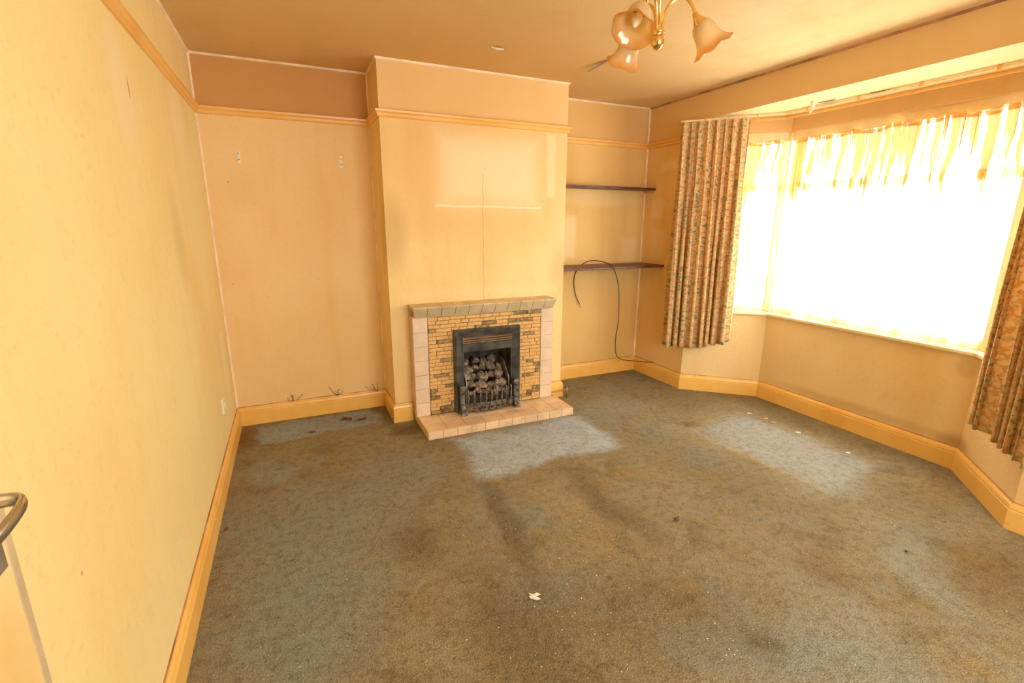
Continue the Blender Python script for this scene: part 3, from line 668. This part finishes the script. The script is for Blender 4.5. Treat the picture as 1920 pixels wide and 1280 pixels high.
# coals
crand = random.Random(11); cm = []
for k_ in range(6):
    bm = bmesh.new(); bmesh.ops.create_icosphere(bm, subdivisions=2, radius=1.0)
    pl = [(Vector((crand.gauss(0, 1), crand.gauss(0, 1), crand.gauss(0, 1))).normalized(), crand.uniform(0.42, 0.72)) for _ in range(11)]
    for v in bm.verts:
        for nn, dd in pl:
            e = v.co.dot(nn)-dd
            if e > 0: v.co -= nn*e*0.97
    me = bpy.data.meshes.new('coal'); bm.to_mesh(me); bm.free(); me.materials.append(M['coal']); cm.append(me)
def coal(x, y, z, r):
    o = bpy.data.objects.new('coal', crand.choice(cm)); C.objects.link(o); o.location = (x, y, z)
    o.scale = (r*crand.uniform(1.0, 1.3), r*crand.uniform(0.85, 1.1), r*crand.uniform(0.75, 0.95)); o.rotation_euler = (crand.uniform(-0.9, 0.9), crand.uniform(-0.9, 0.9), crand.uniform(0, 6.28))
    tag(o, 'ashy brown imitation coal heaped in the fire grate', 'coal', 'imitation coals in the gas fire')
for row, (y, z, n, r) in enumerate(((3.246, 0.200, 7, 0.027), (3.292, 0.238, 6, 0.036), (3.345, 0.292, 6, 0.039), (3.398, 0.345, 5, 0.041), (3.440, 0.392, 4, 0.036))):
    a, b = ix0+0.046, ix1-0.046
    for i in range(n):
        coal(a+(b-a)*(i+0.5*(row % 2)*0.6)/(n-0.6)+crand.uniform(-0.012, 0.012), y+crand.uniform(-0.012, 0.008), z+crand.uniform(-0.012, 0.016), r*crand.uniform(1.0, 1.45))

# gas pipe with tap beside the hearth
gp = thing('gas_pipe', 'thin copper gas pipe with tap beside the hearth end', 'pipe', (1.95, 3.34, 0))
rel(MB().tube(smooth_curve([(1.845, 3.345, 0.064), (1.93, 3.350, 0.064), (2.035, 3.352, 0.066)], 5), 0.005, 8).build('pipe', 'bronze', smooth=True), gp)
rel(MB().tube([(2.035, 3.352, 0.0), (2.035, 3.352, 0.09)], [0.009, 0.008], 8).build('valve', 'bronze', smooth=True), gp)
rel(MB().box(2.018, 2.058, 3.349, 3.356, 0.085, 0.096).build('lever', 'ironw', bevel=0.002), gp)

# ------------------------------------------------------------------ alcove shelves and cable
def shelf(z, depth, label):
    t = thing('wall_shelf', label, 'shelf', (2.54, D, z), 'dark wooden alcove shelves')
    rel(MB().box(CR+0.002, XR-0.002, D-depth, D-0.014, z-0.020, z).build('board', 'shelf', bevel=0.003), t)
    rel(MB().box(CR+0.002, CR+0.014, D-depth+0.03, D-0.016, z-0.040, z-0.0205).build('batten', 'wall_shelf'), t)
    rel(MB().box(XR-0.014, XR-0.002, D-depth+0.03, D-0.016, z-0.040, z-0.0205).build('batten', 'wall_shelf'), t)
shelf(1.755, 0.150, 'narrow dark-stained upper shelf in the alcove beside the chimney breast')
shelf(1.078, 0.335, 'deep dark-stained lower shelf in the alcove with a cable looped over it')
cb = thing('aerial_cable', 'thin black cable looped over the lower alcove shelf down to the skirting', 'cable', (2.6, 3.5, 1.08))
cp = [(2.405, 3.774, 0.71), (2.365, 3.776, 0.78), (2.340, 3.782, 0.88), (2.343, 3.783, 0.98), (2.385, 3.783, 1.05), (2.43, 3.783, 1.083), (2.445, 3.70, 1.115), (2.455, 3.60, 1.122), (2.480, 3.50, 1.112),
      (2.505, 3.445, 1.082), (2.540, 3.435, 1.02), (2.580, 3.437, 0.90), (2.597, 3.44, 0.75), (2.600, 3.44, 0.60), (2.598, 3.46, 0.46), (2.63, 3.50, 0.33), (2.69, 3.55, 0.24), (2.79, 3.60, 0.180), (2.93, 3.58, 0.155), (3.02, 3.53, 0.148), (3.078, 3.495, 0.148)]
rel(MB().tube(smooth_curve(cp, 6), 0.0038, 7).build('cord', 'rubber', smooth=True), cb)
rel(MB().tube([(2.405, 3.774, 0.712), (2.412, 3.773, 0.695), (2.418, 3.772, 0.680)], [0.005, 0.005, 0.003], 8).build('plug_tip', 'white', smooth=True), cb)

# ------------------------------------------------------------------ curtains
def curtain(plan, ztop, zbot, seed, label, nfold, w_bottom=1.0):
    rr = random.Random(seed)
    P0 = [Vector(p) for p in plan]; seg = [(b-a).length for a, b in zip(P0, P0[1:])]; tot = sum(seg)
    def at(s):
        s = max(0, min(tot, s)); i = 0
        while i < len(seg)-1 and s > seg[i]: s -= seg[i]; i += 1
        t = (P0[i+1]-P0[i])/seg[i]; return P0[i]+t*s, Vector((t.y, -t.x))
    NX, NZ = nfold*18, 44
    ph = [rr.uniform(-0.35, 0.35) for _ in range(nfold+2)]; am = [rr.uniform(0.35, 1.15) for _ in range(nfold+2)]; wd = [rr.uniform(0.35, 2.0) for _ in range(nfold)]
    cw = [0]
    for v in wd: cw.append(cw[-1]+v)
    cw = [c/cw[-1] for c in cw]
    rows = []; us = []
    for i in range(NZ+1):
        v = i/NZ
        row = []; urow = []; acc = 0; last = None
        for j in range(NX+1):
            f = j/NX*nfold; k_ = min(int(f), nfold-1); fr_ = f-k_
            u = cw[k_]+(cw[k_+1]-cw[k_])*fr_
            ev = j/NX; u = u*v+(0.35*u+0.65*ev)*(1-v) if v < 0.5 else u*0.5+(0.35*u+0.65*ev)*0.5+(u-(u*0.5+(0.35*u+0.65*ev)*0.5))*(v-0.5)*2
            am_ = am[k_]+(am[k_+1]-am[k_])*fr_; p_ = ph[k_]+(ph[k_+1]-ph[k_])*fr_
            A = (0.016+0.036*min(1, v*1.6))*am_
            wob = 0.35*math.sin(2*math.pi*(f*0.5+p_)+v*2.0+seed)*v
            q, nr = at(u*tot*(1+(w_bottom-1)*v))
            tdir = Vector((-nr.y, nr.x))
            d = A*math.sin(2*math.pi*(f+p_*v)+wob)+0.006*math.sin(2*math.pi*(f*2.0)+p_*7)*(1-v)
            sh = A*0.55*math.sin(4*math.pi*(f+p_*v)+wob)*min(1, v*3)
            z0 = zbot(ev) if callable(zbot) else zbot
            z = ztop+(z0-ztop)*v+0.006*math.sin(f*3.1+seed)*v
            xy = q+nr*(0.02+d)+tdir*sh
            pt = Vector((xy.x, xy.y, z)); row.append(pt)
        rows.append(row)
    mb = MB().grid(rows)
    root = thing('curtain', label, 'curtain', (P0[0].x, P0[0].y, zbot(0) if callable(zbot) else zbot), 'floral bay curtains')
    o = mb.build('drape', 'curtain', smooth=True)
    uvl = o.data.uv_layers.new(name='UVMap')
    ulen = tot*2.3
    n1 = NX+1
    for lp in o.data.loops:
        vi = lp.vertex_index; i, j = divmod(vi, n1); uvl.data[lp.index].uv = (j/NX*ulen, (ztop-0.42)*(1-i/NZ))
    sd = o.modifiers.new('thickness', 'SOLIDIFY'); sd.thickness = 0.0015
    rel(o, root)
    # gathered heading tape with little ruffles and hooks
    hb = MB(); r1, r0 = [], []
    for j in range(NX+1):
        a = rows[0][j]; q, nr = at(j/NX*tot); r0.append(a+Vector((nr.x, nr.y, 0))*0.003+Vector((0, 0, 0.012+0.003*math.sin(j*0.9)))); r1.append(a+Vector((nr.x, nr.y, 0))*0.004-Vector((0, 0, 0.030)))
    hd_ = hb.grid([r0, r1]).build('heading', 'curtain', smooth=True)
    ul = hd_.data.uv_layers.new(name='UVMap')
    for lp in hd_.data.loops:
        i, j = divmod(lp.vertex_index, n1); ul.data[lp.index].uv = (j/NX*ulen, 1.80-0.04*i)
    rel(hd_, root)
    for j in range(0, NX+1, 18):
        q, nr = at(j/NX*tot)
        rel(MB().tube([(q.x, q.y, ztop+0.004), (q.x, q.y, ztop+0.016)], 0.0025, 6).build('hook', 'track'), root)
    return root
trk = [(2.935, 3.222), (3.405, 2.665), (3.405, 1.365), (2.93, 0.93), (2.62, 0.72)]
zt = 2.205
curtain([(2.945, 3.212), (3.262, 2.838)], zt, lambda u: 0.40+(0.09*max(0, (u-0.45)/0.55)), 3, 'faded floral curtain gathered at the bay corner beside the shelves', 8, 1.06)
curtain([(3.240, 1.140), (2.96, 0.885), (2.77, 0.75)], zt, 0.42, 8, 'faded floral curtain at the near end of the bay, cut off by the picture edge', 7, 1.0)
tk = thing('curtain_track', 'yellowed curtain track running round under the bay ceiling', 'curtain track', (3.405, 2.0, 2.22))
TR = [(2.935, 3.222), (3.405, 2.665), (3.405, 1.290), (2.74, 0.725)]
for o in sweep(TR, [(-0.004, 2.222), (0.006, 2.222), (0.006, 2.236), (-0.004, 2.236)], ['rail']*3, 'track', parent=tk): rel(o, tk)
for o in sweep(TR, [(-0.040, 2.196), (-0.028, 2.196), (-0.028, 2.210), (-0.040, 2.210)], ['valance_rail']*3, 'rail', parent=tk): rel(o, tk)
for a, b in zip(TR, TR[1:]):
    a, b = Vector(a), Vector(b); n = max(2, int((b-a).length/0.33))
    for i in range(n):
        q = a+(b-a)*((i+0.5)/n)
        rel(MB().box(q.x-0.008, q.x+0.008, q.y-0.010, q.y+0.010, 2.216, ZB-0.001).build('bracket', 'rail', bevel=0.002), tk)

# net curtains
def net(p, q, z0, z1, seed, label, nf, lean=0.0):
    rr = random.Random(seed); p, q = Vector(p), Vector(q); ln = (q-p).length; t = (q-p)/ln; nr = Vector((t.y, -t.x))
    NX, NZ = int(ln/0.004), 26; pp = [rr.uniform(0, 6.28) for _ in range(8)]; rows = []
    cl = [(rr.random(), rr.uniform(0.008, 0.022), rr.uniform(0.7, 1.3)) for _ in range(nf)]
    for i in range(NZ+1):
        v = i/NZ; row = []
        for j in range(NX+1):
            u = j/NX; s = u*ln
            d = 0.007*math.sin(s*75+pp[0]+1.2*math.sin(s*9+pp[1])+v*0.8)+0.008*math.sin(s*31+pp[2]+v*1.5)+0.004*math.sin(s*140+pp[3])*(1-v)
            sh = 0.0
            for c, w_, k_ in cl:              # pinched pleats that fold the cloth over itself
                x = (u+lean*v*0.05-c)*ln/w_
                if abs(x) < 4: sh -= w_*1.5*x*math.exp(-x*x)*k_*(1-0.5*v); d += 0.012*math.exp(-x*x)
            inset = lean*0.10*ln*(1-v)
            xy = p+t*(s+sh)+nr*d; z = z1+(z0-z1)*v+0.006*math.sin(s*22+pp[4])*(1-v)
            row.append((xy.x, xy.y, z))
        rows.append(row)
    root = thing('net_curtain', label, 'net curtain', (p.x, p.y, z0), 'net curtains inside the bay window')
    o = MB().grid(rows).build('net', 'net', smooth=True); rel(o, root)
    hem = MB().grid([[Vector(a)+Vector((nr.x, nr.y, 0))*0.003+Vector((0, 0, 0.012)) for a in rows[0]], [Vector(a)+Vector((nr.x, nr.y, 0))*0.003-Vector((0, 0, 0.018)) for a in rows[0]]])
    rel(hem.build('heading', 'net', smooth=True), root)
    a, b = p+nr*0.004, q+nr*0.004
    rel(MB().tube([(a.x, a.y, z1-0.004), (b.x, b.y, z1-0.004)], 0.003, 6).build('wire', 'track', smooth=True), root)
nl = offset(bay, -0.022)
def lerp(a, b, t): return a+(b-a)*t
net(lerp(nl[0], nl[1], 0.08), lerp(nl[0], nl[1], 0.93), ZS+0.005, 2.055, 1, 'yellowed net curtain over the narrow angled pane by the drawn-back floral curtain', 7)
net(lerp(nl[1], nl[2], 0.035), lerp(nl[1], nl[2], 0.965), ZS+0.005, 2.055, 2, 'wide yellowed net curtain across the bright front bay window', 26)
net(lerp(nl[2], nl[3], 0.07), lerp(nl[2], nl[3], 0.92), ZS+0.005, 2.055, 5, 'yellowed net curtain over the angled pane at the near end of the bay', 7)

# ------------------------------------------------------------------ ceiling light
LX, LY = 1.230, 1.500
cl_ = thing('ceiling_light', 'three-arm brass ceiling light with amber bell glass shades', 'ceiling light', (LX, LY, H))
A = lambda o: rel(o, cl_)
zb = 2.035
A(MB().lathe([(0, H), (0.062, H), (0.062, H-0.008), (0.050, H-0.020), (0.020, H-0.034), (0.0, H-0.036)], 28, (LX, LY, 0)).build('ceiling_rose', 'brass', smooth=True))
A(MB().tube([(LX, LY, H-0.03), (LX, LY, zb+0.04)], 0.0065, 10).build('stem', 'brass', smooth=True))
A(MB().lathe([(0, -0.004), (0.012, -0.001), (0.021, 0.010), (0.024, 0.024), (0.020, 0.036), (0.012, 0.042), (0.023, 0.046), (0.023, 0.054), (0.014, 0.060), (0.0, 0.062)], 24, (LX, LY, zb)).build('ball_finial', 'brass', smooth=True))
A(MB().lathe([(0, H-0.14), (0.012, H-0.135), (0.016, H-0.12), (0.010, H-0.105), (0, H-0.1)], 16, (LX, LY, 0)).build('collar', 'brass', smooth=True))
vdir = math.atan2(LX, LY)                       # plan bearing from the camera
for az in (75, 203, 322):
    b = vdir+math.radians(az); rd = Vector((math.sin(b), math.cos(b), 0))
    base = Vector((LX, LY, zb))
    loc = lambda r, z: base+rd*r+Vector((0, 0, z))
    cv = smooth_curve([loc(0.013, 0.055), loc(0.017, 0.096), loc(0.031, 0.132), loc(0.057, 0.154), loc(0.088, 0.155), loc(0.112, 0.132), loc(0.125, 0.105)], 8)
    arm = A(MB().tube(cv, 0.0055, 10).build('arm', 'brass', smooth=True))
    sc = [loc(0.072, 0.157), loc(0.064, 0.194), loc(0.082, 0.209), loc(0.092, 0.191), loc(0.080, 0.181)]
    o = MB().tube(smooth_curve(sc, 6), 0.0025, 6).build('scroll', 'brass', smooth=True); o.parent = arm
    ax = (rd*0.58-Vector((0, 0, 1))*0.81).normalized(); org = loc(0.123, 0.108)
    cup = A(MB().lathe([(0.0, -0.004), (0.008, -0.004), (0.012, 0.012), (0.024, 0.034), (0.026, 0.038), (0.0, 0.038)], 20, org, ax).build('lamp_holder', 'brass', smooth=True))
    prof = [(0.020, 0.030), (0.033, 0.036), (0.042, 0.050), (0.046, 0.068), (0.048, 0.088), (0.052, 0.108), (0.060, 0.126), (0.072, 0.140), (0.084, 0.148)]
    prof = [(r*0.84, 0.030+(z-0.030)*0.84) for r, z in prof]
    q = Vector((0, 0, 1)).rotation_difference(ax); rows = []; n = 48
    for i, (r, z) in enumerate(prof):
        t = i/(len(prof)-1); row = []
        for j in range(n):
            a = 2*math.pi*j/n; k_ = 1+0.035*t**3*math.cos(6*a); zz = z-0.0035*t**3*math.cos(6*a)
            row.append(q @ Vector((r*k_*math.cos(a), r*k_*math.sin(a), zz))+org)
        rows.append(row)
    sh = MB().grid(rows, True).build('shade', 'shade', smooth=True)
    at = sh.data.attributes.new('rim', 'FLOAT', 'POINT')
    for vi in range(len(sh.data.vertices)): at.data[vi].value = (vi//n)/(len(prof)-1)
    so_ = sh.modifiers.new('glass_thickness', 'SOLIDIFY'); so_.thickness = 0.0022
    sb = sh.modifiers.new('smooth', 'SUBSURF'); sb.levels = 1; sb.render_levels = 1
    A(sh)
    A(MB().lathe([(0.010, 0.038), (0.010, 0.058), (0.014, 0.066), (0.0165, 0.080), (0.013, 0.096), (0.005, 0.112), (0.0, 0.116)], 16, org, ax).build('candle_bulb', 'white', smooth=True))

# ------------------------------------------------------------------ small fittings on the walls
for x, lb in ((-0.248, 'white strip bracket screwed to the alcove wall nearer the room corner'), (0.387, 'white strip bracket screwed to the alcove wall nearer the chimney breast')):
    t = thing('wall_bracket', lb, 'bracket', (x, D, 1.82), 'white strip brackets')
    rel(MB().box(x-0.010, x+0.010, D-0.006, D, 1.818, 1.896).build('plate', 'white', bevel=0.002), t)
    for z in (1.838, 1.876): rel(MB().lathe([(0, -0.0075), (0.004, -0.007), (0.004, -0.0055), (0, -0.0055)], 10, (x, D, z), (0, 1, 0)).build('screw', 'ironw'), t)
t = thing('wall_socket', 'small white socket plate on the long wall above the skirting', 'socket', (XL, 3.18, 0.34))
rel(MB().box(XL, XL+0.012, 3.135, 3.220, 0.335, 0.425).build('plate', 'white', bevel=0.003), t)
rel(MB().box(XL+0.0115, XL+0.016, 3.165, 3.19, 0.36, 0.40).build('rocker', 'white', bevel=0.002), t)
t = tag(MB().tube(smooth_curve([(3.078, 3.33, 2.15), (3.055, 3.33, 2.152), (3.050, 3.33, 2.128), (3.060, 3.33, 2.110), (3.066, 3.33, 2.120)], 4), 0.006, 6).build('picture_hook', 'ironw', smooth=True),
        'dark metal picture hook hanging on the rail beside the bay curtain', 'hook')

# peeling paper
def strip(name, pts, wv, m, label, cat):
    rows = []
    cv = smooth_curve(pts, 5); n = len(cv); wv = Vector(wv)
    for i, p in enumerate(cv):
        k_ = math.sin(math.pi*min(1, 0.08+i/(n-1)*0.92))**0.6 if i else 0.7
        rows.append([p-wv*0.5*k_, p+Vector((0, 0, -0.0008)), p+wv*0.5*k_])
    o = MB().grid(rows).build(name, m, smooth=True); sd = o.modifiers.new('t', 'SOLIDIFY'); sd.thickness = 0.0012
    return tag(o, label, cat)
strip('peeling_strip', [(1.960, 2.83, 2.4485), (1.945, 2.89, 2.440), (1.935, 2.96, 2.432), (1.925, 3.05, 2.424)], (0.024, 0.010, 0), 'peel', 'dark sliver of lining paper peeling off the ceiling below the light', 'peeling paper')
strip('peeling_strip', [(1.190, 2.94, 2.4488), (1.225, 2.93, 2.440), (1.265, 2.915, 2.438)], (0.01, 0.04, 0), 'paper', 'small curled flap of paper peeling from the ceiling above the chimney breast', 'peeling paper')
strip('peeling_strip', [(3.292, 2.385, 2.2415), (3.296, 2.380, 2.215), (3.290, 2.383, 2.190), (3.284, 2.386, 2.165)], (0.010, -0.026, 0), 'paper', 'white paper flap hanging down from the bay ceiling', 'peeling paper')
for (x, y), lb in (((3.36, 2.33), 'dark torn patch in the bay ceiling beside the hanging white flap'), ((3.41, 2.03), 'dark torn patch in the bay ceiling toward the middle of the window')):
    strip('torn_patch', [(x-0.012, y+0.05, 2.2410), (x, y+0.02, 2.234), (x+0.005, y-0.02, 2.236), (x+0.004, y-0.055, 2.2405)], (0.030, 0.004, 0), 'peel', lb, 'torn paper')

# ------------------------------------------------------------------ litter on the carpet
def flake(name, x, y, r, m, label, cat, group=None, el=1.0, rot=0.0, n=7, seed=0, hgt=0.004):
    rr = random.Random(seed*31+int(x*1000)); mb = MB(); ring = []
    for j in range(n):
        a = 2*math.pi*j/n; q = r*rr.uniform(0.35, 1.25); px, py = q*el*math.cos(a), q*math.sin(a)
        ring.append((x+px*math.cos(rot)-py*math.sin(rot), y+px*math.sin(rot)+py*math.cos(rot), 0.002+hgt*rr.random()))
    mb.v = ring+[(a, b, c+0.0015) for a, b, c in ring]+[(x, y, 0.002+hgt*1.3)]
    mb.f = [tuple(range(n-1, -1, -1))]+[(j, (j+1) % n, n+(j+1) % n, n+j) for j in range(n)]+[(n+j, n+(j+1) % n, 2*n) for j in range(n)]
    return tag(mb.build(name, m), label, cat, group)
flake('paper_scrap', 0.750, 1.435, 0.019, 'paper', 'torn white paper scrap lying alone on the brown carpet', 'paper scrap', el=1.5, seed=13, n=11, rot=-0.5, hgt=0.006)
for i, (x, y) in enumerate(((3.16, 2.451), (3.182, 2.325), (3.175, 2.251), (3.179, 2.054), (3.18, 1.704))):
    flake('paint_flake', x, y, 0.009, 'paper', 'small white paint flake on the carpet below the bay window', 'paint flake', 'white flakes below the bay window', el=2.2, rot=-0.6, seed=i)
flake('dried_leaf', 1.641, 1.599, 0.016, 'leaf', 'curled dark red-brown leaf scrap in the middle of the carpet', 'leaf', el=1.5, rot=0.7, seed=9, hgt=0.012)
flake('dried_leaf', 2.417, 0.985, 0.013, 'leaf', 'small round brown leaf scrap on the carpet toward the bay', 'leaf', el=1.2, seed=5, hgt=0.008)
flake('dried_leaf', -0.407, 2.427, 0.012, 'leaf', 'dark brown fragment on the carpet beside the long skirting', 'leaf', el=1.4, rot=0.4, seed=6, hgt=0.008)
flake('dried_leaf', 0.275, 3.60, 0.030, 'leaf', 'dark red-brown leaf litter on the pale carpet patch in the alcove', 'leaf', el=1.9, rot=-0.5, seed=2, n=10, hgt=0.010)
flake('dried_leaf', 0.37, 3.545, 0.018, 'leaf', 'thin red-brown leaf strip on the alcove carpet toward the chimney', 'leaf', el=2.6, rot=0.1, seed=4, n=10, hgt=0.008)
flake('dried_leaf', 0.02, 3.45, 0.016, 'leaf', 'small rusty leaf crumb at the front edge of the alcove carpet patch', 'leaf', el=1.8, rot=0.3, seed=8, hgt=0.006)
rr = random.Random(21); mb = MB()
spots = [(rr.uniform(-0.35, 3.2), rr.uniform(0.6, 3.2)) for _ in range(90)]+[(rr.gauss(0.95, 0.25), rr.gauss(1.2, 0.25)) for _ in range(70)]+[(rr.gauss(1.25, 0.05), rr.gauss(0.95, 0.04)) for _ in range(10)]
for x, y in spots:
    if (0.7 < x < 1.9 and y > 2.95): continue
    r = rr.uniform(0.0010, 0.0028); a = rr.uniform(0, 3.14); c, s = math.cos(a)*r*1.5, math.sin(a)*r*1.5; b = len(mb.v)
    mb.v += [(x+c, y+s, 0.003), (x-s*0.6, y+c*0.6, 0.003), (x-c, y-s, 0.003), (x+s*0.6, y-c*0.6, 0.003), (x, y, 0.006)]
    mb.f += [(b, b+1, b+4), (b+1, b+2, b+4), (b+2, b+3, b+4), (b+3, b, b+4), (b+3, b+2, b+1, b)]
o = mb.build('plaster_crumbs', 'paper', kind='stuff'); tag(o, 'tiny pale plaster crumbs scattered over the carpet', 'crumbs')
# dry tendrils creeping up behind the skirting
def tendril(cx_, z0, ln, label, seed):
    rr = random.Random(seed); root = thing('dry_tendril', label, 'tendril', (cx_, D, z0))
    for _ in range(4):
        x, z = cx_+rr.uniform(-0.02, 0.02), z0+0.139; pts = []
        dx = rr.uniform(-1, 1)
        for k_ in range(6):
            pts.append((x, D-0.012+rr.uniform(-0.004, 0.002), z)); x += dx*ln/6+rr.uniform(-0.012, 0.012); z += rr.uniform(-0.004, 0.022)
        rel(MB().tube(smooth_curve(pts, 3), 0.0018, 4).build('strand', 'web'), root)
tendril(-0.075, 0.0, 0.03, 'dark dry tendril behind the alcove skirting nearer the room corner', 1)
tendril(0.22, 0.0, 0.05, 'tangled dry tendril rising from the middle of the alcove skirting', 5)
tendril(0.52, -0.005, 0.07, 'dry tendril trailing along the alcove skirting beside the chimney breast', 7)
